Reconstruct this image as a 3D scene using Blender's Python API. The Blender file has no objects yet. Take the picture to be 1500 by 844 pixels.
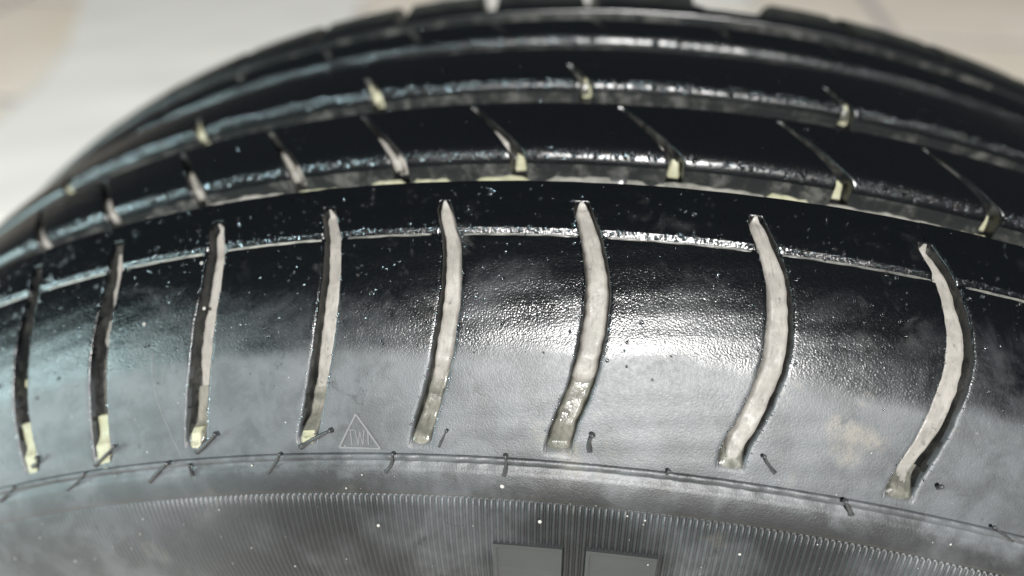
import bpy, math, random
import numpy as np
from math import sin, cos, pi, radians
from mathutils import Matrix, Vector
random.seed(7); rng = np.random.default_rng(11)
scene = bpy.context.scene
col = scene.collection
ZA = 0.3160          # height of the wheel axis above the floor (axis runs along Y)
YM = 0.036           # middle plane of the tyre

# ------------------------------------------------------------------ camera
cam = bpy.data.cameras.new('camera'); co = bpy.data.objects.new('camera', cam); col.objects.link(co)
fw = Vector((-0.09359, 0.75929, -0.64399)).normalized(); rt = Vector((0.9925, 0.1223, 0.0)).normalized()
up = rt.cross(fw).normalized()
m = Matrix((rt, up, -fw)).transposed().to_4x4(); m.translation = Vector((-0.00876, -0.11192, 0.38248 + ZA))
co.matrix_world = m
cam.sensor_width = 36; cam.lens = 36 * 1061.5 / 1500; cam.clip_start = 0.01; cam.clip_end = 100
cam.dof.use_dof = True; cam.dof.focus_distance = 0.122; cam.dof.aperture_fstop = 6.3
scene.camera = co

# ------------------------------------------------------------------ light
w = bpy.data.worlds.new('World'); scene.world = w; w.use_nodes = True
bg = w.node_tree.nodes['Background']; bg.inputs[0].default_value = (0.80, 0.90, 1.0, 1); bg.inputs[1].default_value = 0.035
def area(name, loc, target, size, power, colr):
    l = bpy.data.lights.new(name, 'AREA'); l.shape = 'DISK'; l.size = size; l.energy = power; l.color = colr
    o = bpy.data.objects.new(name, l); col.objects.link(o); o.location = loc
    o.rotation_euler = (Vector(target) - Vector(loc)).to_track_quat('-Z', 'Y').to_euler()
    return o
area('key_lamp', (0.42, -4.15, 4.55), (0, 0.2, 0.45), 0.42, 760, (1.0, 0.985, 0.965))
area('cool_fill_lamp', (-1.9, -0.75, 0.85), (-0.1, 0, 0.55), 0.9, 24, (0.70, 0.95, 0.96))  # unseen cool fill, added for the teal tint on the left sidewall
vs = scene.view_settings; vs.view_transform = 'Standard'; vs.look = 'None'; vs.exposure = 0; vs.gamma = 1
vs.use_curve_mapping = False
scene.cycles.max_bounces = 6

# ------------------------------------------------------------------ materials
def new_mat(name):
    mt = bpy.data.materials.new(name); mt.use_nodes = True
    nt = mt.node_tree; b = nt.nodes['Principled BSDF']
    return mt, nt, b
class NB:
    def __init__(s, nt): s.nt = nt
    def n(s, t, **k):
        x = s.nt.nodes.new(t)
        for a, v in k.items(): setattr(x, a, v)
        return x
    def l(s, a, b): s.nt.links.new(a, b)
    def math(s, op, a, b=None, c=None, clamp=False):
        x = s.n('ShaderNodeMath', operation=op); x.use_clamp = clamp
        for i, v in enumerate((a, b, c)):
            if v is None: continue
            if isinstance(v, (int, float)): x.inputs[i].default_value = v
            else: s.l(v, x.inputs[i])
        return x.outputs[0]
    def noise(s, vec, scale, detail=4, rough=.55, dist=0):
        x = s.n('ShaderNodeTexNoise'); x.inputs['Scale'].default_value = scale; x.inputs['Detail'].default_value = detail
        x.inputs['Roughness'].default_value = rough; x.inputs['Distortion'].default_value = dist
        s.l(vec, x.inputs['Vector']); return x.outputs[0]
    def mrange(s, v, a, b, c=0., d=1., smooth=True):
        x = s.n('ShaderNodeMapRange'); x.interpolation_type = 'SMOOTHSTEP' if smooth else 'LINEAR'
        for i, q in enumerate((a, b, c, d)): x.inputs[i + 1].default_value = q
        s.l(v, x.inputs[0]); return x.outputs[0]
    def mix(s, f, a, b):
        x = s.n('ShaderNodeMix', data_type='RGBA')
        for sock, v in ((x.inputs[0], f), (x.inputs[6], a), (x.inputs[7], b)):
            if isinstance(v, (int, float)): sock.default_value = v
            elif isinstance(v, tuple): sock.default_value = (*v, 1)
            else: s.l(v, sock)
        return x.outputs[2]

STAIN = (.0424, -.0273, .2950)
def rubber_material(name, wet=True):
    """black rubber: wet and glossy over the tread and upper shoulder, a grey dust film on the sidewall"""
    mt, nt, b = new_mat(name); k = NB(nt)
    tc = k.n('ShaderNodeTexCoord').outputs['Object']
    sep = k.n('ShaderNodeSeparateXYZ'); k.l(tc, sep.inputs[0])
    y = sep.outputs[1]
    n_big = k.noise(tc, 38, 4, .6); n_mid = k.noise(tc, 160, 5, .62, .4); n_fine = k.noise(tc, 1500, 3, .6); n_grain = k.noise(tc, 3600, 2, .5)
    yy = k.math('ADD', y, k.math('MULTIPLY', k.math('SUBTRACT', n_big, .5), .009))
    yy = k.math('ADD', yy, k.math('MULTIPLY', k.math('SUBTRACT', n_mid, .5), .004))
    blot = k.math('MULTIPLY', k.math('SUBTRACT', k.noise(tc, 75, 5, .68, .7), .5), .030)
    ys = k.math('ADD', y, k.math('MULTIPLY', k.math('SUBTRACT', n_big, .5), .006))
    film = k.math('ADD', k.math('MULTIPLY', k.mrange(ys, -.0262, -.0286), .60), k.math('MULTIPLY', k.mrange(k.math('ADD', yy, blot), -.0165, -.0285), .40))                    # 1 = dusty film, 0 = wet black rubber
    patch = k.mrange(n_mid, .54, .74); patch2 = k.mrange(n_big, .50, .70)
    smudge = k.math('MULTIPLY', k.math('MULTIPLY', patch, patch2), k.mrange(y, .004, -.012))
    dust = k.math('MULTIPLY', k.mrange(k.math('ADD', k.math('MULTIPLY', n_mid, .6), k.math('MULTIPLY', n_big, .5)), .36, .70, .76, 1.0), 1.0)
    dcol = k.mix(n_big, (.076, .086, .094), (.100, .105, .109))
    dcol = k.mix(k.mrange(n_mid, .36, .60), (.062, .068, .072), dcol)
    tan = k.math('MULTIPLY', k.mrange(k.noise(tc, 55, 5, .7, .8), .60, .70), k.mrange(n_fine, .40, .60, .25, .8))
    low = k.math('MULTIPLY', k.mrange(k.math('ADD', y, k.math('MULTIPLY', k.math('SUBTRACT', n_mid, .5), .006)), -.0388, -.0418), k.math('MULTIPLY', k.mrange(n_big, .42, .68, 1.0, .35), k.mrange(k.math('ADD', sep.outputs[0], k.math('MULTIPLY', k.math('SUBTRACT', n_mid, .5), .05)), -.095, -.045, .30, 1.0)))
    dust = k.math('MULTIPLY', dust, k.math('SUBTRACT', 1., k.math('MULTIPLY', low, .92)))
    dcol = k.mix(k.math('MULTIPLY', tan, .55), dcol, (.22, .195, .15))
    spots = k.math('MULTIPLY', k.mrange(k.noise(tc, 210, 5, .7, 1.2), .60, .70), k.mrange(n_fine, .38, .55))
    dcol = k.mix(k.math('MULTIPLY', spots, .7), dcol, (.022, .025, .026))
    vd = k.n('ShaderNodeVectorMath', operation='DISTANCE'); wob = k.n('ShaderNodeVectorMath', operation='MULTIPLY_ADD')
    k.l(k.n('ShaderNodeTexNoise').outputs['Color'], wob.inputs[0])
    nv = [x for x in nt.nodes if x.type == 'TEX_NOISE'][-1]; nv.inputs['Scale'].default_value = 150; nv.inputs['Detail'].default_value = 5; k.l(tc, nv.inputs['Vector'])
    wob.inputs[1].default_value = (.012, .012, .012); k.l(tc, wob.inputs[2]); k.l(wob.outputs[0], vd.inputs[0]); vd.inputs[1].default_value = STAIN
    stain = k.math('MULTIPLY', k.mrange(vd.outputs['Value'], .0050, .0018), k.math('MULTIPLY', k.mrange(n_fine, .34, .56, .3, 1.0), k.mrange(n_mid, .40, .56)))
    dcol = k.mix(k.math('MULTIPLY', stain, .60), dcol, (.20, .178, .140))
    base = k.mix(k.math('MULTIPLY', smudge, .50), (.0024, .0031, .0038), (.11, .11, .108))
    base = k.mix(k.math('MULTIPLY', film, dust), base, dcol)
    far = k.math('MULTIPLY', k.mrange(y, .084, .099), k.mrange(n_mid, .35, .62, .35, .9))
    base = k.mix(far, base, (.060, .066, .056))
    k.l(base, b.inputs['Base Color'])
    ribs = k.mrange(y, .002, .010)
    rough = k.math('ADD', k.math('ADD', k.math('MULTIPLY', film, .30), .21), k.math('MULTIPLY', ribs, .08))
    rough = k.math('ADD', rough, k.math('MULTIPLY', k.math('SUBTRACT', n_fine, .5), .16))
    k.l(rough, b.inputs['Roughness'])
    b.inputs['Specular IOR Level'].default_value = .75
    bump = k.n('ShaderNodeBump'); bump.inputs['Distance'].default_value = .00016
    k.l(k.math('SUBTRACT', k.mrange(film, 0, 1, .44, .24), k.math('MULTIPLY', ribs, .26)), bump.inputs['Strength'])
    vo = k.n('ShaderNodeTexVoronoi', feature='SMOOTH_F1'); vo.inputs['Scale'].default_value = 3900; k.l(tc, vo.inputs['Vector'])
    h = k.math('ADD', k.math('MULTIPLY', n_grain, .45), k.math('MULTIPLY', n_fine, .45))
    h = k.math('SUBTRACT', h, k.math('MULTIPLY', vo.outputs['Distance'], .8))
    h = k.math('ADD', h, k.math('MULTIPLY', n_mid, .35))
    k.l(h, bump.inputs['Height']); k.l(bump.outputs[0], b.inputs['Normal'])
    return mt
RUB = rubber_material('wet_rubber')

def wall_rubber():
    """rubber in the grooves: black with grey and yellowish silt dried on in patches"""
    mt, nt, b = new_mat('silted_rubber'); k = NB(nt)
    tc = k.n('ShaderNodeTexCoord').outputs['Object']
    a = k.noise(tc, 150, 5, .65, .6); c = k.noise(tc, 380, 4, .6); f = k.noise(tc, 1500, 2)
    silt = k.math('MULTIPLY', k.mrange(a, .42, .66), k.mrange(c, .30, .62))
    colr = k.mix(k.math('MULTIPLY', silt, .8), (.014, .016, .016), (.085, .084, .076))
    k.l(colr, b.inputs['Base Color']); k.l(k.mrange(silt, 0, 1, .32, .65), b.inputs['Roughness'])
    bump = k.n('ShaderNodeBump'); bump.inputs['Distance'].default_value = .0002; bump.inputs['Strength'].default_value = .5
    k.l(k.math('ADD', f, c), bump.inputs['Height']); k.l(bump.outputs[0], b.inputs['Normal'])
    return mt
SILT = wall_rubber()

def mud_material(name, c1, c2, c3, rough=.62, bmp=.55):
    mt, nt, b = new_mat(name); k = NB(nt)
    tc = k.n('ShaderNodeTexCoord').outputs['Object']
    a = k.noise(tc, 190, 4, .6, .6); c = k.noise(tc, 800, 4, .6); v = k.noise(tc, 420, 3, .7)
    colr = k.mix(k.mrange(a, .35, .65), c1, c2)
    colr = k.mix(k.mrange(v, .60, .74, 0, .7), colr, c3)
    uvn = k.n('ShaderNodeUVMap').outputs[0]; sx = k.n('ShaderNodeSeparateXYZ'); k.l(uvn, sx.inputs[0])
    mp = k.n('ShaderNodeMapping'); mp.inputs['Scale'].default_value = (7, .35, 1); k.l(uvn, mp.inputs[0])
    st = k.noise(mp.outputs[0], 1.0, 4, .6, .3)
    colr = k.mix(k.mrange(st, .50, .70, 0, .42), colr, c3)
    edge = k.math('ABSOLUTE', k.math('SUBTRACT', sx.outputs[0], .5))
    colr = k.mix(k.math('MULTIPLY', k.mrange(k.math('ADD', edge, k.math('MULTIPLY', k.math('SUBTRACT', v, .5), .22)), .36, .47), .8), colr, c3)
    k.l(colr, b.inputs['Base Color']); k.l(k.mrange(c, .3, .7, rough - .22, rough + .1), b.inputs['Roughness'])
    bump = k.n('ShaderNodeBump'); bump.inputs['Distance'].default_value = .00025; bump.inputs['Strength'].default_value = bmp
    k.l(k.math('ADD', a, k.math('MULTIPLY', c, .5)), bump.inputs['Height']); k.l(bump.outputs[0], b.inputs['Normal'])
    return mt
MUD = mud_material('dried_mud', (.222, .211, .190), (.298, .284, .258), (.085, .081, .073))
MUDY = mud_material('yellow_silt', (.29, .29, .19), (.38, .375, .27), (.10, .10, .075))
MUDG = mud_material('grey_silt', (.17, .168, .15), (.27, .265, .235), (.06, .06, .055), .42)
MUDD = mud_material('dark_wet_silt', (.05, .05, .044), (.11, .108, .09), (.02, .02, .02), .42)

def plain(name, c, rough, scale=30, amt=.25):
    mt, nt, b = new_mat(name); k = NB(nt); tc = k.n('ShaderNodeTexCoord').outputs['Object']
    k.l(k.mix(k.math('MULTIPLY', k.noise(tc, scale, 4), amt), c, tuple(x * .6 for x in c)), b.inputs['Base Color'])
    b.inputs['Roughness'].default_value = rough
    return mt
def water_material():
    mt, nt, b = new_mat('water'); b.inputs['Base Color'].default_value = (.9, .95, 1, 1)
    b.inputs['Roughness'].default_value = .11; b.inputs['IOR'].default_value = 1.45; b.inputs['Transmission Weight'].default_value = 1
    return mt
WATER = water_material()
WORN_LIT = plain('worn_lit_edge', (.185, .19, .192), .45, 700, 1.0)  # paler rubber: light caught on raised edges painted in; the scratch shares it
BARE = plain('bare_rubber', (.05, .053, .054), .28, 900, .8)
WETM = mud_material('wet_glazed_silt', (.10, .10, .085), (.20, .195, .165), (.05, .05, .04), .34, .9)

def speck_material(name, c):
    mt, nt, b = new_mat(name); b.inputs['Base Color'].default_value = (*c, 1); b.inputs['Roughness'].default_value = .6
    k = NB(nt); tc = k.n('ShaderNodeTexCoord').outputs['Object']
    k.l(k.mix(k.noise(tc, 600, 2), c, tuple(x * .7 for x in c)), b.inputs['Base Color'])
    return mt
SPECK = speck_material('pale_grit', (.46, .455, .42))

def tile_material():
    mt, nt, b = new_mat('beige_tile'); k = NB(nt)
    tc = k.n('ShaderNodeTexCoord').outputs['Object']
    a = k.noise(tc, 2.2, 4, .6, .3); c = k.noise(tc, 40, 5, .6)
    colr = k.mix(k.mrange(a, .3, .7), (.69, .63, .52), (.76, .70, .61)); colr = k.mix(k.math('MULTIPLY', c, .25), colr, (.48, .44, .38))
    k.l(colr, b.inputs['Base Color']); b.inputs['Roughness'].default_value = .5
    return mt
TILE = tile_material()
GROUT = plain('grey_grout', (.36, .33, .34), .85)
SHEET = plain('white_sheet', (.75, .74, .70), .5, 4, .15)

# ------------------------------------------------------------------ mesh helpers
def mesh_from(name, V, F, mats, normals=None, fmat=None, smooth=True):
    me = bpy.data.meshes.new(name); me.from_pydata([tuple(v) for v in V], [], F)
    for q in (mats if isinstance(mats, (list, tuple)) else [mats]): me.materials.append(q)
    me.update()
    if fmat is not None: me.polygons.foreach_set('material_index', np.asarray(fmat, dtype=np.int32))
    if smooth: me.polygons.foreach_set('use_smooth', np.ones(len(F), dtype=bool))
    if normals is not None: me.normals_split_custom_set_from_vertices([tuple(q) for q in normals])
    return me
def link(name, me, parent=None, rot=0., off=True):
    o = bpy.data.objects.new(name, me); col.objects.link(o)
    if parent is not None:
        o.parent = parent
        if off: o.location = (0, -YM, ZA)      # parts keep the wheel axis as their own origin
    if rot: o.rotation_euler = (0, rot, 0)
    return o
def spline(P, n=1400):
    P = np.array(P, float); d = np.r_[0, np.cumsum(np.linalg.norm(np.diff(P, axis=0), axis=1))]
    N = len(P); h = np.diff(d); A = np.zeros((N, N)); B = np.zeros((N, 2)); A[0, 0] = A[-1, -1] = 1
    for i in range(1, N - 1):
        A[i, i-1] = h[i-1]; A[i, i] = 2 * (h[i-1] + h[i]); A[i, i+1] = h[i]
        B[i] = 6 * ((P[i+1] - P[i]) / h[i] - (P[i] - P[i-1]) / h[i-1])
    M = np.linalg.solve(A, B); t = np.linspace(0, d[-1], n); out = np.empty((n, 2))
    for q, x in enumerate(t):
        i = min(max(np.searchsorted(d, x) - 1, 0), N - 2); a = d[i+1] - x; b = x - d[i]
        out[q] = (M[i]*a**3 + M[i+1]*b**3) / (6*h[i]) + (P[i]/h[i] - M[i]*h[i]/6) * a + (P[i+1]/h[i] - M[i+1]*h[i]/6) * b
    L = np.r_[0, np.cumsum(np.linalg.norm(np.diff(out, axis=0), axis=1))]
    return out, L
def sstep(a, b, x):
    t = np.clip((x - a) / (b - a), 0, 1); return t * t * (3 - 2 * t)
def pt(th, s, r): return (r * sin(th), s, r * cos(th))

def grid_normals(P):
    """P[i, j, 3] -> smooth normals by central differences"""
    du = np.gradient(P, axis=0); dv = np.gradient(P, axis=1)
    n = np.cross(du, dv); n /= np.maximum(np.linalg.norm(n, axis=2, keepdims=True), 1e-12)
    return n
def grid_faces(nr, nc, flip=False):
    F = []
    for i in range(nr - 1):
        for j in range(nc - 1):
            a = i * nc + j; f = (a, a + 1, a + nc + 1, a + nc)
            F.append(f[::-1] if flip else f)
    return F

# ------------------------------------------------------------------ the floor and what lies on it
floor_me = mesh_from('floor', [(-4, -2.2, -.002), (4, -2.2, -.002), (4, 6, -.002), (-4, 6, -.002)], [(0, 1, 2, 3)], GROUT, smooth=False)
floor = link('floor', floor_me); floor['kind'] = 'structure'
def tile_mesh(sz, b=.003, t=.006):
    h = sz / 2; V = []
    for z, q in ((-.001 - .001, h), (-t + t - .0018, h), (0., h - b)):
        V += [(-q, -q, z), (q, -q, z), (q, q, z), (-q, q, z)]
    F = [(8, 9, 10, 11)]
    for l in range(2):
        for i in range(4):
            a = l * 4 + i; c = l * 4 + (i + 1) % 4; F.append((a, c, c + 4, a + 4))
    return mesh_from('tile', V, F, TILE, smooth=False)
tm = tile_mesh(.572)
for i in range(-6, 7):
    for j in range(-3, 10):
        o = link('tile', tm, floor, off=False); x, y = .435 + .6 * i, .31 + .6 * j
        if abs(x) > 3.6 or y > 5.6 or y < -1.8: bpy.data.objects.remove(o); continue
        o.location = (x, y, 0)

def crumpled_sheet(name, pts_l, pts_r, n, mat, seed, amp):
    """a thin crumpled sheet between two edge lines, with thickness"""
    rg = np.random.default_rng(seed); ph = rg.uniform(0, 6.28, 12); fr = rg.uniform(3, 16, (12, 2)) * rg.choice([-1, 1], (12, 2))
    V = []
    for i in range(n):
        t = i / (n - 1); a = np.array([np.interp(t, np.linspace(0, 1, len(pts_l)), [q[k] for q in pts_l]) for k in (0, 1)])
        b = np.array([np.interp(t, np.linspace(0, 1, len(pts_r)), [q[k] for q in pts_r]) for k in (0, 1)])
        for j in range(n):
            q = a + (b - a) * j / (n - 1); q = q + .012 * np.array([sin(9 * q[1] + ph[0]), sin(11 * q[0] + ph[1])])
            h = sum(abs(sin(fr[m_, 0] * q[0] + fr[m_, 1] * q[1] + ph[m_])) ** 3 for m_ in range(12)) / 12
            V.append((q[0], q[1], .004 + amp * h))
    me = mesh_from(name, V, grid_faces(n, n), mat)
    o = link(name, me); md = o.modifiers.new('thickness', 'SOLIDIFY'); md.thickness = .0015
    return o
sh = crumpled_sheet('plastic_sheet', [(-1.17, .75), (-1.23, 1.25), (-1.42, 1.75), (-1.7, 2.4)], [(-.42, .72), (-.5, 1.3), (-.66, 1.8), (-.62, 2.4)], 40, SHEET, 3, .009)
sh['label'] = 'large crumpled white plastic sheet lying on the floor behind the left of the tyre'; sh['category'] = 'sheet'
sh2 = crumpled_sheet('paper_scrap', [(-.42, 1.86), (-.40, 2.5)], [(.425, 1.93), (.42, 2.5)], 16, SHEET, 5, .015)
sh2['label'] = 'smaller flat white paper scrap seen through the notch in the far tread edge'; sh2['category'] = 'paper'

# ------------------------------------------------------------------ the tyre
tyre = bpy.data.objects.new('tyre', None); col.objects.link(tyre); tyre.location = (0, YM, 0); tyre.empty_display_size = .1
tyre['label'] = 'wet black rubber car tyre with muddy grooves standing upright on the floor'; tyre['category'] = 'tyre'

def path_with_edges(top, wall_a, wall_b, bev=.0007, nb=6, nw=8, step=.0005, fine=()):
    """rows (s, r, u) from groove floor wall_a over the edge, along top, over the other edge, down to wall_b"""
    Q, L = spline(top)
    us = [x for x in np.arange(bev, L[-1] - (bev if wall_b else 0), step)]
    for a, b, st in fine: us += list(np.arange(a, b, st))
    us = sorted(us); us = [us[0]] + [b for a, b in zip(us, us[1:]) if b - a > 1e-5]
    rows = []
    def at(u): return np.array([np.interp(u, L, Q[:, 0]), np.interp(u, L, Q[:, 1])])
    def edge(corner, inner, foot):
        # foot -> corner (rounded) -> inner
        d1 = (foot - corner); l1 = np.linalg.norm(d1); d1 = d1 / l1; d2 = inner - corner
        A = corner + d1 * bev; Bp = inner; out = []
        for i in range(nw): out.append(foot + (A - foot) * i / nw)
        for i in range(nb + 1):
            t = i / (nb + 1); out.append((1-t)**2 * A + 2*t*(1-t) * corner + t*t * Bp)
        return out
    if wall_a is not None:
        e = edge(at(0), at(bev), np.array(wall_a)); tot = 0
        ds = [np.linalg.norm(b - a) for a, b in zip(e, e[1:] + [at(bev)])]
        for i, q in enumerate(e): rows.append((q[0], q[1], bev - sum(ds[i:])))
    for u in us: q = at(u); rows.append((q[0], q[1], u))
    if wall_b is not None:
        Lt = L[-1]; e = edge(at(Lt), at(Lt - bev), np.array(wall_b))[::-1]; prev = at(Lt - bev); u = Lt - bev
        for q in e: u += np.linalg.norm(q - prev); prev = q; rows.append((q[0], q[1], u))
    rows = np.array(rows)
    d = np.gradient(rows[:, :2], axis=0); n = np.stack([-d[:, 1], d[:, 0]], 1); n /= np.linalg.norm(n, axis=1, keepdims=True)
    return rows, n

class Groove:
    def __init__(s, th, cu, cv, wu, wv, u0, u1, depth, e0=.0012, e1=.0014):
        s.th, s.cu, s.cv, s.wu, s.wv, s.u0, s.u1, s.depth, s.e0, s.e1 = th, np.array(cu), np.array(cv), np.array(wu), np.array(wv), u0, u1, depth, e0, e1
        # smooth the centre line
        s.uu = np.linspace(min(s.cu[0], s.u0) - .002, max(s.cu[-1], s.u1) + .002, 80)
        c = np.interp(s.uu, s.cu, s.cv)
        for _ in range(14): c[1:-1] = .25 * c[:-2] + .5 * c[1:-1] + .25 * c[2:]
        s.cc = c
    def c(s, u): return np.interp(u, s.uu, s.cc)
    def w(s, u):
        w_ = np.interp(u, s.wu, s.wv)
        k_ = s.th * 40
        return w_ * (.72 + .28 * sstep(s.u0 - s.e0, s.u0 + .001, u)) * (1 + .035 * np.sin(u * 1700 + k_) * np.sin(u * 640 + 2 * k_))
    def env(s, u): return sstep(s.u0 - s.e0, s.u0, u) * (1 - sstep(s.u1, s.u1 + s.e1, u))
    def moved(s, th):
        g = Groove.__new__(Groove); g.__dict__.update(s.__dict__); g.th = th; return g

def block_mesh(name, rows, nrm, g0, g1, mats, sign, matf=None, ni=14, bev=.00035, ripple=0., seed=0):
    """one tread block from the middle of groove g0 to the middle of groove g1 (angles grow), one ghost column on both sides"""
    s, r, u = rows[:, 0], rows[:, 1], rows[:, 2]
    def half(g):
        W = g.w(u) / 2; D = g.depth * g.env(u)
        cols = []    # (offset from centre, depth)
        for f in (0., .35, .70): cols.append((W * f, D * 1.0))
        cols.append((W * .86, D * .96))
        cols.append((W * .93, D * .70)); cols.append((W * .97, D * .35)); cols.append((W * 1.0, np.minimum(D, bev)))
        cols.append((W + bev * .35, np.minimum(D, bev) * .35)); cols.append((W + bev * 1.1, np.minimum(D, bev) * .07)); cols.append((W + bev * 2.4, D * 0))
        return cols
    h0, h1 = half(g0), half(g1)
    c0 = g0.th + g0.c(u); c1 = g1.th + g1.c(u)
    T, Dp = [], []
    T.append(c0 - h0[1][0] / r); Dp.append(h0[1][1])                       # ghost
    for o, d in h0: T.append(c0 + o / r); Dp.append(d)
    a = T[-1]; b = c1 - h1[-1][0] / r
    for i in range(1, ni): T.append(a + (b - a) * i / ni); Dp.append(0 * u)
    for o, d in h1[::-1]: T.append(c1 - o / r); Dp.append(d)
    T.append(c1 + h1[1][0] / r); Dp.append(h1[1][1])
    T = np.array(T).T; Dp = np.array(Dp).T                                # rows x cols
    if ripple:
        Dp = Dp + ripple * (np.sin(T * 131 + u[:, None] * 900 + seed) * np.sin(u[:, None] * 620 - T * 70) )
    S = s[:, None] - nrm[:, 0:1] * Dp * sign; Rr = r[:, None] - nrm[:, 1:2] * Dp * sign
    P = np.stack([Rr * np.sin(T), S, Rr * np.cos(T)], 2)
    N = grid_normals(P)
    mid = P[len(u) // 2, P.shape[1] // 2]; nm = N[len(u) // 2, P.shape[1] // 2]
    outward = nm @ np.array([mid[0], 0, mid[2]]) > 0
    if not outward: N = -N
    P = P[:, 1:-1]; N = N[:, 1:-1]; Dq = Dp[:, 1:-1]
    nr, nc = P.shape[:2]; F = grid_faces(nr, nc, flip=bool(outward))
    fm = None
    if matf is not None:
        fm = np.zeros(len(F), dtype=int); k = 0
        for i in range(nr - 1):
            for j in range(nc - 1):
                fm[k] = matf(u[i], Dq[i, j], Dq[i + 1, j + 1]); k += 1
    return mesh_from(name, P.reshape(-1, 3), F, mats, N.reshape(-1, 3), fm)

# ---- near shoulder: the curved slots
SH_TOP = [(.0007,.3136),(-.0045,.3119),(-.0103,.3096),(-.0170,.3060),(-.0235,.3013),(-.0295,.2956),(-.0350,.2893),(-.0402,.2826),(-.0437,.2770),(-.0468,.2700),(-.0492,.2610),(-.0500,.2500)]
shQ, shL = spline(SH_TOP)
def sh_at(u):
    s_, r_ = np.interp(u, shL, shQ[:, 0]), np.interp(u, shL, shQ[:, 1])
    e = .0003; ds = np.interp(u + e, shL, shQ[:, 0]) - np.interp(u - e, shL, shQ[:, 0]); dr = np.interp(u + e, shL, shQ[:, 1]) - np.interp(u - e, shL, shQ[:, 1])
    l = math.hypot(ds, dr); return s_, r_, dr / l, -ds / l          # outward normal (towards -Y and up)
def sh_point(th, u, h=0.):
    s_, r_, ns, nr_ = sh_at(u)
    return np.array(pt(th, s_ + ns * h, r_ + nr_ * h))
def sh_frame(th, u):
    s_, r_, ns, nr_ = sh_at(u)
    n = np.array([nr_ * sin(th), ns, nr_ * cos(th)]); t = np.array([cos(th), 0, -sin(th)]); d = np.cross(n, t)   # d: up the profile (towards the tread)
    return n, t, -d if (-d)[2] * 0 + np.dot(-d, np.array(sh_point(th, u - .001)) - np.array(sh_point(th, u))) > 0 else d

MEAS = {   # th at u=.0245, then u and centre line offsets
 1: (-.4055, (.005,.0122,.0223,.0292,.0359,.0428,.0470), (-.004,.003,.0005,-.0015,-.0042,-.0044,-.0030)),
 2: (-.3345, (.0065,.0126,.0196,.0262,.0327,.0391,.0455,.0495), (-.001,.0046,.003,-.0006,-.0035,-.0057,-.0075,-.0080)),
 3: (-.2550, (.0065,.0121,.0191,.0255,.0317,.0378,.0439,.0482), (-.0032,.002,.0023,-.0005,-.003,-.0069,-.0105,-.0129)),
 4: (-.1737, (.0054,.0119,.0187,.0250,.0309,.0368,.0427,.0474), (-.0085,-.0016,.0004,-.0001,-.0021,-.0059,-.0104,-.0156)),
 5: (-.1010, (.0057,.0102,.0123,.0158,.0195,.0237,.0278,.0336,.0393,.0451,.0486), (-.0094,-.0051,-.0023,-.0008,.0002,.0002,-.001,-.0032,-.0076,-.014,-.0167)),
 6: (-.0190, (.0054,.0097,.0117,.0151,.0211,.0268,.0325,.0382,.0440,.0474), (-.0124,-.0077,-.0056,-.0032,.0003,-.0004,-.0027,-.0064,-.0141,-.0172)),
 7: (.0789, (.0056,.0087,.0119,.0179,.0237,.0293,.0349,.0408,.0454), (-.0139,-.0104,-.0063,-.0014,.0001,-.0001,-.0038,-.0103,-.0178)),
 8: (.1763, (.0053,.0101,.0149,.0195,.0240,.0286,.0332,.0379,.0427,.0470), (-.0177,-.0089,-.0044,-.001,.0002,-.001,-.0047,-.0085,-.0149,-.0208)),
}
WU = (.004, .008, .012, .0250, .0400, .0485); W1 = np.array((.0030, .0033, .0037, .0043, .0043, .0043))
wsc = {1: .92, 2: .92, 3: 1.0, 4: .84, 5: .84, 6: 1.0, 7: 1.0, 8: 1.05}
u1s = {1: .0482, 2: .0488, 3: .0478, 4: .0480, 5: .0485, 6: .0487, 7: .0480, 8: .0484}
SG = [Groove(MEAS[k][0], MEAS[k][1], MEAS[k][2], WU, W1 * wsc[k], .0058, u1s[k] - .0050, .0034, e1=.0062) for k in range(1, 9)]
GEN = Groove(0, MEAS[7][1], MEAS[6][2][:0] + MEAS[7][2], WU, W1, .0058, .0432, .0034, e1=.0062)
NGEN = 65; span = 2 * pi - (SG[-1].th - SG[0].th); PITCH = span / NGEN
sh_rows, sh_n = path_with_edges(SH_TOP, (.0034, .3058), None, step=.00045, fine=((.0104, .0134, .00016), (.0044, .0066, .0002), (.0466, .0500, .0002)))
keep = sh_rows[:, 2] < .0506; sh_rows, sh_n = sh_rows[keep], sh_n[keep]
# fine circumferential groove in the shoulder (real relief)
ud = sh_rows[:, 2]
dA = .00054 * np.clip((ud - .0106) / .0010, 0, 1) * (1 - sstep(.0120, .0123, ud))
sgn = 1 if sh_n[len(ud) // 2, 1] > 0 else -1
sh_rows[:, 0] -= sgn * sh_n[:, 0] * dA; sh_rows[:, 1] -= sgn * sh_n[:, 1] * dA
def sh_mat(u, d0, d1):
    if u < -.0004: return 1
    if max(d0, d1) > .0012: return 1
    return 0
seq = SG + [SG[-1].moved(0)]
for i in range(len(SG) - 1):
    link('shoulder_block', block_mesh('shoulder_block', sh_rows, sh_n, SG[i], SG[i + 1], [RUB, SILT], sgn, sh_mat, ripple=.00004, seed=i), tyre)
ga, gb = GEN.moved(SG[-1].th + PITCH), GEN.moved(SG[0].th - PITCH)
link('shoulder_block', block_mesh('shoulder_block', sh_rows, sh_n, SG[-1], ga, [RUB, SILT], sgn, sh_mat, ripple=.00004, seed=9), tyre)
link('shoulder_block', block_mesh('shoulder_block', sh_rows, sh_n, gb, SG[0], [RUB, SILT], sgn, sh_mat, ripple=.00004, seed=10), tyre)
gm = block_mesh('shoulder_block', sh_rows[::1], sh_n[::1], GEN.moved(0), GEN.moved(PITCH), [RUB, SILT], sgn, sh_mat, ni=10)
for i in range(1, NGEN - 1): link('shoulder_block', gm, tyre, rot=SG[-1].th + PITCH * i)

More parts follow.
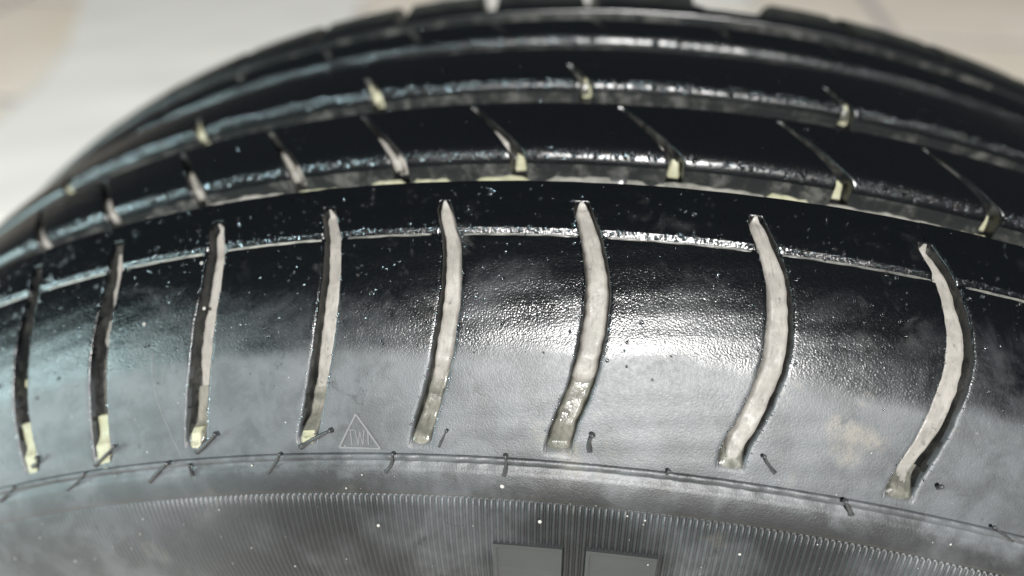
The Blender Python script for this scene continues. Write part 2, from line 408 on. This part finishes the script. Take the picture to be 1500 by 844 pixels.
# ---- tread ribs
FLOOR_R = .3066
def rib(name, top, wa, wb, ths, gproto, npitch, mat=[RUB, SILT], visible=(-.55, .45), step=.0006, fine=()):
    rows, n = path_with_edges(top, wa, wb, bev=.0023, step=step, fine=fine)
    sg_ = 1 if n[len(n) // 2, 1] > 0 else -1
    Lt = spline(top)[1][-1]
    def mf(u, d0, d1): return 1 if (u < -.0023 or u > Lt + .0023 or max(d0, d1) > .0006) else 0
    gs = [gproto.moved(t) for t in ths]; p = (2 * pi - (ths[-1] - ths[0])) / npitch
    for a, b in zip(gs, gs[1:]): link(name, block_mesh(name, rows, n, a, b, mat, sg_, mf, ripple=.00004, seed=a.th * 50), tyre)
    gme = block_mesh(name, rows, n, gproto.moved(0), gproto.moved(p), mat, sg_, mf)
    for i in range(npitch): link(name, gme, tyre, rot=ths[-1] + p * i)
    return gs, rows
R2 = [(.0128,.3123),(.0170,.3134),(.0240,.3143),(.0313,.3148)]
G2 = Groove(0, (-.006, 0, .0059, .0145, .019), (0, 0, -.0125, -.0320, -.042), (-.006, 0, .006, .0155), (.0032, .0030, .0021, .0012), -.008, .0150, .0040)
T2 = [-.4560, -.3820, -.3035, -.2260, -.1525, -.0735, .0250, .1280, .2230]
rib2_g, _ = rib('tread_block', R2, (.0118, FLOOR_R - .0004), (.0323, FLOOR_R), T2, G2, 58)
R3 = [(.0392,.3152),(.0490,.3157),(.0587,.3154)]
G3 = Groove(0, (-.006, 0, .0075, .01), (0, 0, -.0120, -.016), (-.006, 0, .0080), (.0030, .0026, .0012), -.008, .0072, .0036)
T3 = [-.4930, -.3420, -.1885, -.0345, .1460, .3200]
rib3_g, _ = rib('tread_block', R3, (.0382, FLOOR_R), (.0597, FLOOR_R), T3, G3, 32)
R4 = [(.0687,.3137),(.0740,.3148),(.0792,.3152)]
G4 = Groove(0, (0, .005, .0105, .013), (.010, 0, -.010, -.014), (0, .0055, .011), (.0008, .0016, .0026), .0045, .013, .0030)
T4 = [-.4500, -.3560, -.2656, -.1824, -.1099, -.0255, .0729, .1620, .2500]
rib4_g, _ = rib('tread_block', R4, (.0677, FLOOR_R), (.0800, FLOOR_R), T4, G4, 60)
R5 = [(.0832,.3157),(.0900,.3160),(.0970,.3156),(.1020,.3146),(.1070,.3118),(.1120,.3072),(.1165,.3010),(.1205,.2930)]
G5 = Groove(0, (.000, .012, .035), (0, -.004, -.014), (0, .012, .035), (.0030, .0042, .0040), .0020, .033, .0040)
G5W = Groove(0, (.000, .012, .035), (0, 0, 0), (0, .012, .035), (.022, .0230, .0200), .0060, .033, .0042)
rows5, n5 = path_with_edges(R5, (.0824, FLOOR_R), None, bev=.0009, step=.0007)
s5 = 1 if n5[len(n5) // 2, 1] > 0 else -1
def mf5(u, d0, d1): return 1 if (u < -.0008 or max(d0, d1) > .0008) else 0
T5 = [(-.462, 0), (-.378, 0), (-.290, 0), (-.206, 0), (-.1235, 0), (-.036, 0), (.0850, 1), (.184, 0), (.270, 0)]
g5s = [(G5W if k else G5).moved(t) for t, k in T5]
for a, b in zip(g5s, g5s[1:]): link('far_shoulder_block', block_mesh('far_shoulder_block', rows5, n5, a, b, [RUB, SILT], s5, mf5, ripple=.00003), tyre)
p5 = (2 * pi - (T5[-1][0] - T5[0][0])) / 64
gme5 = block_mesh('far_shoulder_block', rows5, n5, G5.moved(0), G5.moved(p5), [RUB, SILT], s5, mf5)
for i in range(64): link('far_shoulder_block', gme5, tyre, rot=T5[-1][0] + p5 * i)

# ---- surfaces of revolution: groove floors, sidewalls, bead, inside
def revolve(name, prof, mat, nseg=720, close=False, disp=None):
    prof = np.array(prof, float); th = np.linspace(0, 2 * pi, nseg, endpoint=False)
    S = np.repeat(prof[:, 0][:, None], nseg, 1); Rr = np.repeat(prof[:, 1][:, None], nseg, 1); TT = np.repeat(th[None], len(prof), 0)
    if disp is not None: S, Rr = disp(S, Rr, TT)
    P = np.stack([Rr * np.sin(TT), S, Rr * np.cos(TT)], 2).reshape(-1, 3)
    F = []
    for i in range(len(prof) - 1):
        for j in range(nseg): F.append((i*nseg + j, i*nseg + (j+1) % nseg, (i+1)*nseg + (j+1) % nseg, (i+1)*nseg + j))
    if prof[-1, 0] < prof[0, 0]: F = [f[::-1] for f in F]
    return link(name, mesh_from(name, P, F, mat), tyre)
for a, b in ((.0028, .0124), (.0318, .0388), (.0592, .0682), (.0795, .0829)):
    revolve('groove_floor', [(a, FLOOR_R - .0012), (a + .0006, FLOOR_R - .0003), ((a + b) / 2, FLOOR_R - .0005), (b - .0006, FLOOR_R - .0003), (b, FLOOR_R - .0012)], SILT)
def off(u, h): s_, r_, ns, nr_ = sh_at(u); return (s_ + ns * h, r_ + nr_ * h)
# narrow smooth band under the mould line, with its thin raised lip
band = [off(u, h) for u, h in ((.0502, -.0006), (.0504, .0001), (.0506, .00024), (.0512, .00024), (.0514, .0000), (.05155, -.0006), (.0519, -.00065), (.0526, -.0002), (.0535, -.0001), (.0552, -.0001), (.0568, -.0001), (.0574, -.0002), (.05765, -.0005), (.0578, -.0010))]
def rough_lip(S, Rr, TT):
    a = .00011 * (np.sin(TT * 310) * np.sin(TT * 127 + 1) + np.sin(TT * 533 + 2) * np.sin(TT * 61)); a[0] = 0; a[7:] = 0
    return S - a * .8, Rr + a * .6
revolve('sidewall_band', band, RUB, 2160, disp=rough_lip)
NR = 1640
ub = np.array([.0577, .0579, .0582, .060, .063, .067, .072, .078, .084, .0862, .0864])
rb = [off(u, -.0009) for u in ub]
rbn = np.array([sh_at(u)[2:] for u in ub]); amp = np.array([0, .3, 1, 1, 1, 1, 1, 1, 1, .3, 0]) * .00045
def ribdisp(S, Rr, TT):
    ph = (TT * NR / (2 * pi)) % 1.0
    hgt = sstep(.08, .28, ph) * (1 - sstep(.60, .82, ph))
    tw = (TT + pi) % (2 * pi) - pi
    a = amp[:, None] * hgt * (.25 + .75 * sstep(-.40, -.20, tw)) if True else 0
    return S + rbn[:, 0:1] * a, Rr + rbn[:, 1:2] * a
ribbed = revolve('ribbed_band', rb, RUB, NR * 6, disp=ribdisp); ribbed['kind'] = 'stuff'
low = [off(.0862, -.0010)] + [off(.0866, -.0003)] + [off(u, 0) for u in (.0872,)] + [(-.0497, .2440), (-.0480, .2340), (-.0440, .2230), (-.0385, .2130), (-.0330, .2065), (-.0310, .2030), (-.0305, .1990), (-.0290, .1960), (-.0250, .1945), (-.0200, .1950), (-.0185, .1985), (-.0230, .2060), (-.0330, .2160), (-.0400, .2290), (-.0420, .2450), (-.0390, .2650), (-.0300, .2850), (-.0150, .2970), (.0100, .3020), (.0360, .3035), (.0620, .3020), (.0870, .2970), (.1020, .2850), (.1110, .2650), (.1140, .2450), (.1120, .2290), (.1050, .2160), (.0950, .2060), (.0905, .1985), (.0920, .1950), (.0970, .1945), (.1010, .1960), (.1025, .1990), (.1030, .2030), (.1050, .2065), (.1105, .2130), (.1160, .2230), (.1200, .2340), (.1217, .2440), (.1222, .2560), (.1220, .2700), (.1215, .2850), (.1204, .2932)]
def ordered_revolve(name, prof, mat, nseg=360):
    Q, _ = spline(prof, 220); o = revolve(name, Q, mat, nseg); return o
ordered_revolve('sidewall_and_bead', low, RUB)

# ---- dried mud in the slots
def mud_strip(g, rows_fn, ua, ub_, mat, lift=.0012, wfrac=.93, nc=9, nr=60, rag=.12, seed=0, name='mud_deposit', tail=.10):
    rg = np.random.default_rng(seed); ph = rg.uniform(0, 6.3, 8)
    V = []; us = np.linspace(ua, ub_, nr)
    for i, u in enumerate(us):
        t = i / (nr - 1); e = math.sqrt(max(min(1, t / .04), 0)) * math.sqrt(max(min(1, (1 - t) / tail), 0))
        W = float(g.w(u)) / 2 * wfrac; D = float(g.depth * g.env(u))
        l = -W * (1 - rag * (.5 + .5 * sin(u * 1500 + ph[0]) * sin(u * 700 + ph[1]))) ; r_ = W * (1 - rag * (.5 + .5 * sin(u * 1300 + ph[2]) * sin(u * 590 + ph[3])))
        l *= (.30 + .70 * e); r_ *= (.30 + .70 * e)
        for j in range(nc):
            q = j / (nc - 1); o = l + (r_ - l) * q; x = 2 * q - 1
            h = lift * (.93 + .07 * sin(u * 500 + ph[4] + 2 * q)) * (.25 + .75 * e) * (1 - abs(x) ** 10 * .9) + .0007 * max(0, abs(x) - .6) * e
            h += .00004 * sin(u * 2600 + 9 * q + ph[5]) * sin(11 * q + ph[6] + u * 1100)
            h = min(h, D - .0001)
            V.append(rows_fn(g, u, o, -D + h))
    me = mesh_from(name, V, grid_faces(nr, nc, flip=MUDFLIP), mat); uvl = me.uv_layers.new(name='UVMap')
    for lp in me.loops: uvl.data[lp.index].uv = ((lp.vertex_index % nc) / (nc - 1), us[lp.vertex_index // nc] * 1000 + seed * 37)
    return link(name, me, tyre)
MUDFLIP = True
def sh_fn(g, u, o, h):
    s_, r_, ns, nr_ = sh_at(u); return pt(g.th + float(g.c(u)) + o / r_, s_ + ns * h, r_ + nr_ * h)
mud_spec = [   # slot, u range, material, lift, wfrac, tail
 (0, .0065, .0215, MUDD, .0008, .9, .1), (0, .0150, .0205, MUDG, .0011, .6, .3), (0, .0298, .0322, MUDY, .0016, .8, .4), (0, .0385, .0496, MUDY, .0026, .98, .3),
 (1, .0060, .0200, MUD, .0016, .95, .3), (1, .0215, .0275, MUDG, .0013, .8, .3), (1, .0290, .0410, MUDD, .0008, .9, .1), (1, .0400, .0503, MUDY, .0026, .98, .2),
 (2, .0050, .0400, MUD, .0013, .97, .25), (2, .0370, .0480, WETM, .0010, .98, .15), (2, .0445, .0490, MUDY, .0018, .6, .3),
 (3, .0050, .0405, MUD, .0018, .98, .2), (3, .0370, .0478, WETM, .0012, .98, .1), (3, .0462, .0490, MUDY, .0016, .8, .3),
 (4, .0048, .0388, MUD, .0025, 1.0, .12), (5, .0048, .0378, MUD, .0028, 1.0, .05), (6, .0048, .0472, MUD, .0029, 1.0, .10), (7, .0048, .0470, MUD, .0019, .98, .3),
 (4, .0355, .0486, WETM, .0012, .98, .06), (5, .0355, .0484, WETM, .0015, .98, .05), (6, .0440, .0484, WETM, .0010, .98, .1), (7, .0430, .0488, WETM, .0009, .98, .1)]
for q, (k, a, b, mt, lf, wf, tl) in enumerate(mud_spec): mud_strip(SG[k], sh_fn, a, b, mt, lf, wf, seed=q, tail=tl)

def rib_fn_factory(top):
    Q, L = spline(top)
    def fn(g, u, o, h):
        if u >= 0: s_, r_ = np.interp(u, L, Q[:, 0]), np.interp(u, L, Q[:, 1]); return pt(g.th + float(g.c(u)) + o / r_, s_, r_ + h)
        s_, r_ = Q[0]; return pt(g.th + float(g.c(u)) + o / r_, s_ - h * .98, r_ + u)
    return fn
f2, f3, f4 = rib_fn_factory(R2), rib_fn_factory(R3), rib_fn_factory(R4)
for q, g in enumerate(rib2_g):
    k = MUDY if q >= 5 else MUD
    if q < 5: mud_strip(g, f2, .0004, .0112, MUD, .0026, .9, nc=7, nr=40, seed=40 + q, tail=.4)
    else: mud_strip(g, f2, .0042, .0125, MUD if q != 7 else MUDG, .0026, .75, nc=7, nr=40, seed=40 + q, tail=.5)
    mud_strip(g, f2, -.0054, -.0004 if q < 5 else -.0018, k, .0024, .95, nc=7, nr=24, seed=60 + q, tail=.9)
for q, g in enumerate(rib3_g):
    mud_strip(g, f3, .0006, .0070, MUDY if q < 3 else MUDD, .0026, .9, nc=7, nr=30, seed=80 + q)
    mud_strip(g, f3, -.0046, -.0004, MUDY, .0026, .98, nc=7, nr=24, seed=90 + q, tail=.9)
# silt packed along the foot of the first wide groove, one deposit per stretch
def mid_uv(name, me, parent):
    uvl = me.uv_layers.new(name='UVMap')
    for lp in me.loops: c_ = me.vertices[lp.vertex_index].co; uvl.data[lp.index].uv = (.5, math.atan2(c_.x, c_.z) * 300)
    return link(name, me, parent)
def groove_silt_and_glint(t0, t1, mat, hgt, seed, s0=.0122, wdt=.0034):
    rg = np.random.default_rng(seed); ph = rg.uniform(0, 6.3, 6); n = max(8, int((t1 - t0) / .004)); V = []; nc = 7
    for i in range(n):
        t = t0 + (t1 - t0) * i / (n - 1); e = math.sqrt(max(0., min(1, i / (n * .12), (n - 1 - i) / (n * .12))))
        hh = hgt * (.8 + .2 * sin(t * 160 + ph[0]) * sin(t * 71 + ph[1])) * e
        for j in range(nc):
            q = j / (nc - 1); V.append(pt(t, s0 - wdt * q, FLOOR_R - .0004 + hh * (1 - q ** 1.6) + .00012 * sin(t * 900 + 5 * q + ph[2])))
    return mid_uv('silt_and_glint_deposit', mesh_from('silt_and_glint_deposit', V, grid_faces(n, nc, flip=False), mat), tyre)
for t0, t1, mt, h, sd in ((-.56, -.405, MUDG, .0016, 1), (-.395, -.315, MUD, .0020, 2), (-.312, -.236, MUD, .0020, 3), (-.232, -.196, MUDY, .0013, 4), (-.176, -.150, MUDY, .0016, 5), (-.146, -.118, MUDY, .0014, 6), (-.104, -.066, MUDY, .0016, 7), (-.058, .010, MUDG, .0015, 8), (.012, .085, MUDG, .0014, 9), (.082, .112, MUDY, .0014, 10), (.115, .21, MUDG, .0014, 11), (.205, .226, MUDY, .0016, 12), (.235, .36, MUDG, .0013, 13)):
    groove_silt_and_glint(t0, t1, mt, h, sd)
groove_silt_and_glint(-.0215, -.0025, BARE, .0021, 20, s0=.0118, wdt=.0015)  # added glossy ridge, sloped to throw the lamp back as a wet glint
# thin silt line lying in the fine shoulder groove, stretch by stretch
MUDL = mud_material('thin_grey_silt', (.075, .076, .070), (.15, .148, .132), (.03, .03, .028), .4)
def line_silt(t0, t1, mat, seed):
    rg = np.random.default_rng(seed); ph = rg.uniform(0, 6.3, 4); n = max(6, int((t1 - t0) / .003)); V = []
    for i in range(n):
        t = t0 + (t1 - t0) * i / (n - 1); e = min(1, i / 3, (n - 1 - i) / 3)
        for j in range(5):
            q = j / 4; V.append(sh_point(t, .01150 + .0006 * q * (.85 + .15 * sin(t * 300 + ph[0])), -.00058 + (.00030 * e + .00008 * sin(t * 700 + ph[1])) * sin(pi * min(1, q + .12))))
    return mid_uv('silt_line', mesh_from('silt_line', V, grid_faces(n, 5, flip=True), mat), tyre)
for i in range(len(SG) - 1):
    a, b = SG[i].th + float(SG[i].c(.0118)), SG[i + 1].th + float(SG[i + 1].c(.0118))
    line_silt(a + .0075, b - .0075, MUDG if i < 3 else MUDL, 30 + i)
line_silt(SG[-1].th + .002, SG[-1].th + .075, MUDL, 50); line_silt(SG[0].th - .06, SG[0].th - .006, MUDG, 51)

# ---- rubber whiskers left by the mould vents
def tube(path, rad, n=8):
    path = np.array(path); V = []; F = []
    for i, p in enumerate(path):
        d = path[min(i + 1, len(path) - 1)] - path[max(i - 1, 0)]; d /= np.linalg.norm(d)
        a = np.cross(d, [0, 1, .3]); a /= np.linalg.norm(a); b = np.cross(d, a)
        for j in range(n): t = 2 * pi * j / n; V.append(p + rad[i] * (cos(t) * a + sin(t) * b))
    for i in range(len(path) - 1):
        for j in range(n): F.append((i*n + j, i*n + (j+1) % n, (i+1)*n + (j+1) % n, (i+1)*n + j))
    F.append(tuple(range(n))[::-1]); F.append(tuple((len(path) - 1) * n + j for j in range(n)))
    return V, F
WH = [(-0.4259,0.0507,-0.4495,0.053),(-0.3964,0.0461,-0.4061,0.0475),(-0.3282,0.0464,-0.3501,0.0495),(-0.3573,0.0506,-0.3806,0.0533),(-0.2885,0.0506,-0.3076,0.0538),(-0.2499,0.0461,-0.2677,0.0492),(-0.2716,0.0513,-0.2731,0.0534),(-0.207,0.0503,-0.2185,0.0536),(-0.1727,0.0463,-0.1941,0.0492),(-0.1335,0.0504,-0.1397,0.0536),(-0.101,0.0463,-0.106,0.049),(-0.0657,0.05,-0.0671,0.0534),(-0.0174,0.0455,-0.0179,0.0483),(0.0266,0.0499,0.0261,0.0506),(0.078,0.0457,0.0858,0.0481),(0.1258,0.0506,0.1321,0.0527),(0.1751,0.0453,0.1763,0.0458),(0.2112,0.0498,0.2257,0.0514)]
for i, (ta, ua, tb, ub_) in enumerate(WH):
    wr_ = (.8, 1.15, .95, .7, 1.05, 1.2, .85)[i % 7]
    # base at (tb, ub_) on the rubber, the tip stands off the surface
    P = []; Rd = []
    for q in np.linspace(0, 1, 9):
        h = .00002 + .0010 * q ** 1.6; bw = sin(pi * q) * (.0006 + .0005 * sin(i * 2.3)) * (1 if i % 2 else -1)
        P.append(sh_point(tb + (ta - tb) * q + bw, ub_ + (ua - ub_) * q + bw * .15, h)); Rd.append(wr_ * (.00042 - .00020 * q) * (1 + .12 * sin(9 * q + i)))
    d = (P[-1] - P[-2]); d = d / np.linalg.norm(d)
    for e, k in ((.0001, .00036), (.0003, .00046), (.0005, .00038), (.00062, .00015)): P.append(P[8] + d * e); Rd.append(k * wr_)
    V, F = tube(P, Rd); link('rubber_whisker', mesh_from('rubber_whisker', V, F, BARE), tyre)

# ---- raised marks: wear triangle with TWI, and the lettering on the ribbed band
def raised_bar(a, b, wd, hgt, base=-.0001):
    """a bar on the shoulder surface between two (th, u) points"""
    V = []; n = 6
    for i in range(n + 1):
        q = i / n; th = a[0] + (b[0] - a[0]) * q; u = a[1] + (b[1] - a[1]) * q
        _, r_, _, _ = sh_at(u); dx, dy = (b[0] - a[0]) * r_, b[1] - a[1]; l = math.hypot(dx, dy); px, py = -dy / l * wd / 2, dx / l * wd / 2
        for k, h in ((-1, base), (-.6, hgt), (.6, hgt), (1, base)): V.append(sh_point(th + px * k / r_, u + py * k, h))
    F = []
    for i in range(n):
        for k in range(3): F.append((i*4 + k, i*4 + k + 1, (i+1)*4 + k + 1, (i+1)*4 + k))
    F.append((0, 1, 2, 3)); F.append((n*4 + 3, n*4 + 2, n*4 + 1, n*4))
    return V, F
def bars(name, segs, wd, hgt, mat):
    V, F = [], []
    for a, b in segs:
        v, f = raised_bar(a, b, wd, hgt); o = len(V); V += v; F += [tuple(i + o for i in q) for q in f]
    import bmesh
    me = mesh_from(name, V, F, mat, smooth=False); bm = bmesh.new(); bm.from_mesh(me); bmesh.ops.recalc_face_normals(bm, faces=bm.faces); bm.to_mesh(me); bm.free()
    return link(name, me, tyre)
A_, B_, C_ = (-.1566, .0436), (-.1682, .0493), (-.1422, .0495)
bars('wear_triangle', [(A_, C_), (C_, B_), (B_, A_)], .00050, .00018, WORN_LIT)
def L_(x, y): return (-.1632 + .0145 * x, .0489 - .0026 * y)     # letters T W I inside the triangle
bars('wear_lettering', [(L_(0, 1), L_(.34, 1)), (L_(.17, 1), L_(.22, 0)), (L_(.38, 1), L_(.50, 0)), (L_(.50, 0), L_(.58, .9)), (L_(.58, .9), L_(.70, 0)), (L_(.70, 0), L_(.78, 1)), (L_(.94, 1), L_(.94, 0))], .00028, .00009, WORN_LIT)
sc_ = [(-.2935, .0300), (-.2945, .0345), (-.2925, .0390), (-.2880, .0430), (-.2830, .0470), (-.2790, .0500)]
bars('scratch', list(zip(sc_, sc_[1:])), .00022, .00005, WORN_LIT)
def plate(t0, t1, u0, u1, h):
    n, k = 14, 12; V = []; F = []
    def hh(i, j):
        if i in (0, n) or j in (0, k): return -.0010
        if i in (1, n - 1) or j in (1, k - 1): return h + .00022
        if i in (2, n - 2) or j in (2, k - 2): return h + .00022
        if i in (3, n - 3) or j in (3, k - 3): return h
        return h
    def pos(i, n_, a, b, wdt):
        e = wdt / (b - a); m_ = [0, .25 * e, e, 1.4 * e]; full = m_ + list(np.linspace(2.2 * e, 1 - 2.2 * e, n_ - 7)) + [1 - q for q in m_[::-1]]
        return a + (b - a) * full[i]
    for j in range(k + 1):
        u = pos(j, k, u0, u1, .0007)
        for i in range(n + 1): V.append(sh_point(pos(i, n, t0, t1, .0007 / .27), u, hh(i, j)))
    F = grid_faces(k + 1, n + 1, flip=True)
    return link('raised_letter', mesh_from('raised_letter', V, F, LETTER, smooth=False), tyre)
LETTER = plain('dusty_letter_face', (.046, .050, .050), .5, 120, .9)
plate(-.0752, -.0302, .0660, .0840, -.0003); plate(-.0166, .0284, .0658, .0838, -.0003)

# ---- water beads and grit
def blobs(name, items, mat, kind='stuff', flat=.78):
    """items: (point, normal, radius): low domes joined into one mass"""
    V, F = [], []
    rings = ((0, 1.0), (.45, .92), (.78, .66), (.95, .30)); ns = 8
    for p, n, r in items:
        n = np.array(n) / np.linalg.norm(n); a = np.cross(n, [.3, .9, .2]); a /= np.linalg.norm(a); b = np.cross(n, a); o = len(V)
        ex = random.uniform(.85, 1.2)
        V.append(p - n * r * .15)
        for hz, rr in rings:
            for j in range(ns): t = 2 * pi * j / ns; V.append(p + n * hz * r * flat + r * rr * (cos(t) * a * ex + sin(t) * b))
        V.append(p + n * r * flat)
        for j in range(ns): F.append((o, o + 1 + (j + 1) % ns, o + 1 + j))
        for q in range(3):
            for j in range(ns): F.append((o+1+q*ns+j, o+1+q*ns+(j+1) % ns, o+1+(q+1)*ns+(j+1) % ns, o+1+(q+1)*ns+j))
        for j in range(ns): F.append((o+1+3*ns+j, o+1+3*ns+(j+1) % ns, o+1+4*ns))
    ob = link(name, mesh_from(name, V, F, mat), tyre); ob['kind'] = kind
    return ob
def in_slot(th, u, gs, mar=.0008):
    for g in gs:
        _, r_, _, _ = sh_at(u)
        if abs((th - g.th - float(g.c(u))) * r_) < float(g.w(u)) / 2 + mar and g.u0 - .001 < u < g.u1 + .001: return True
    return False
items = []
while len(items) < 950:
    th = random.uniform(-.5, .32); u = random.betavariate(1.3, 1.9) * .036 + .0006
    if in_slot(th, u, SG) or .0105 < u < .0126: continue
    n, t, d = sh_frame(th, u); items.append((sh_point(th, u), n, min(.00042, random.lognormvariate(math.log(.00019), .45))))
for _ in range(900):        # beads caught along the fine shoulder groove
    th = random.uniform(-.5, .32); u = .0109 + random.gauss(0, .00035)
    if in_slot(th, u, SG): continue
    n, t, d = sh_frame(th, u); items.append((sh_point(th, u), n, min(.00036, random.lognormvariate(math.log(.00021), .4))))
for g in SG:                # beads along the slot edges
    for _ in range(70):
        u = random.uniform(.006, .047); sd = random.choice((-1, 1)); _, r_, _, _ = sh_at(u)
        th = g.th + float(g.c(u)) + sd * (float(g.w(u)) / 2 + random.uniform(.0001, .0006)) / r_
        n, t, d = sh_frame(th, u); items.append((sh_point(th, u), n, random.uniform(.00008, .0002)))
def rib_items(top, n_edge, n_top, gs):
    Q, L = spline(top); out = []
    for i in range(n_edge + n_top):
        th = random.uniform(-.48, .36)
        if i < n_edge:
            ang = random.gauss(50, 24); ang = radians(min(max(ang, 5), 95)); s_ = Q[0, 0] + .0014 * (1 - cos(ang)) - .0001; r_ = Q[0, 1] - .0014 * (1 - sin(ang)); nn = (-cos(ang), sin(ang)); u = 0
            rad = min(.0006, random.lognormvariate(math.log(.00031), .4))
        else:
            u = random.uniform(.001, L[-1] - .001); s_ = np.interp(u, L, Q[:, 0]); r_ = np.interp(u, L, Q[:, 1]); nn = (0, 1); rad = min(.0005, random.lognormvariate(math.log(.00022), .5))
        if any(abs((th - g.th - float(g.c(u))) * .314) < float(g.w(u)) / 2 + .0006 for g in gs): continue
        out.append((np.array(pt(th, s_, r_)), (nn[1] * sin(th), nn[0], nn[1] * cos(th)), rad))
    return out
items += rib_items(R2, 1300, 110, rib2_g) + rib_items(R3, 1200, 70, rib3_g) + rib_items(R4, 1000, 60, rib4_g)
blobs('water_beads', items, WATER)
items = []
for _ in range(160):
    th = random.uniform(-.48, .30); u = random.uniform(.028, .080)
    if in_slot(th, u, SG): continue
    n, t, d = sh_frame(th, u); items.append((sh_point(th, u, -.0003 if u > .058 else 0), n, min(.0003, random.lognormvariate(math.log(.00009), .45))))
for th, u in ((.225, .041), (-.068, .0552), (-.148, .0635), (-.045, .061), (-.30, .0245), (-.262, .0140), (-.2560, .0232)):
    n, t, d = sh_frame(th, u); items.append((sh_point(th, u), n, .00036))
blobs('pale_grit', items, SPECK)
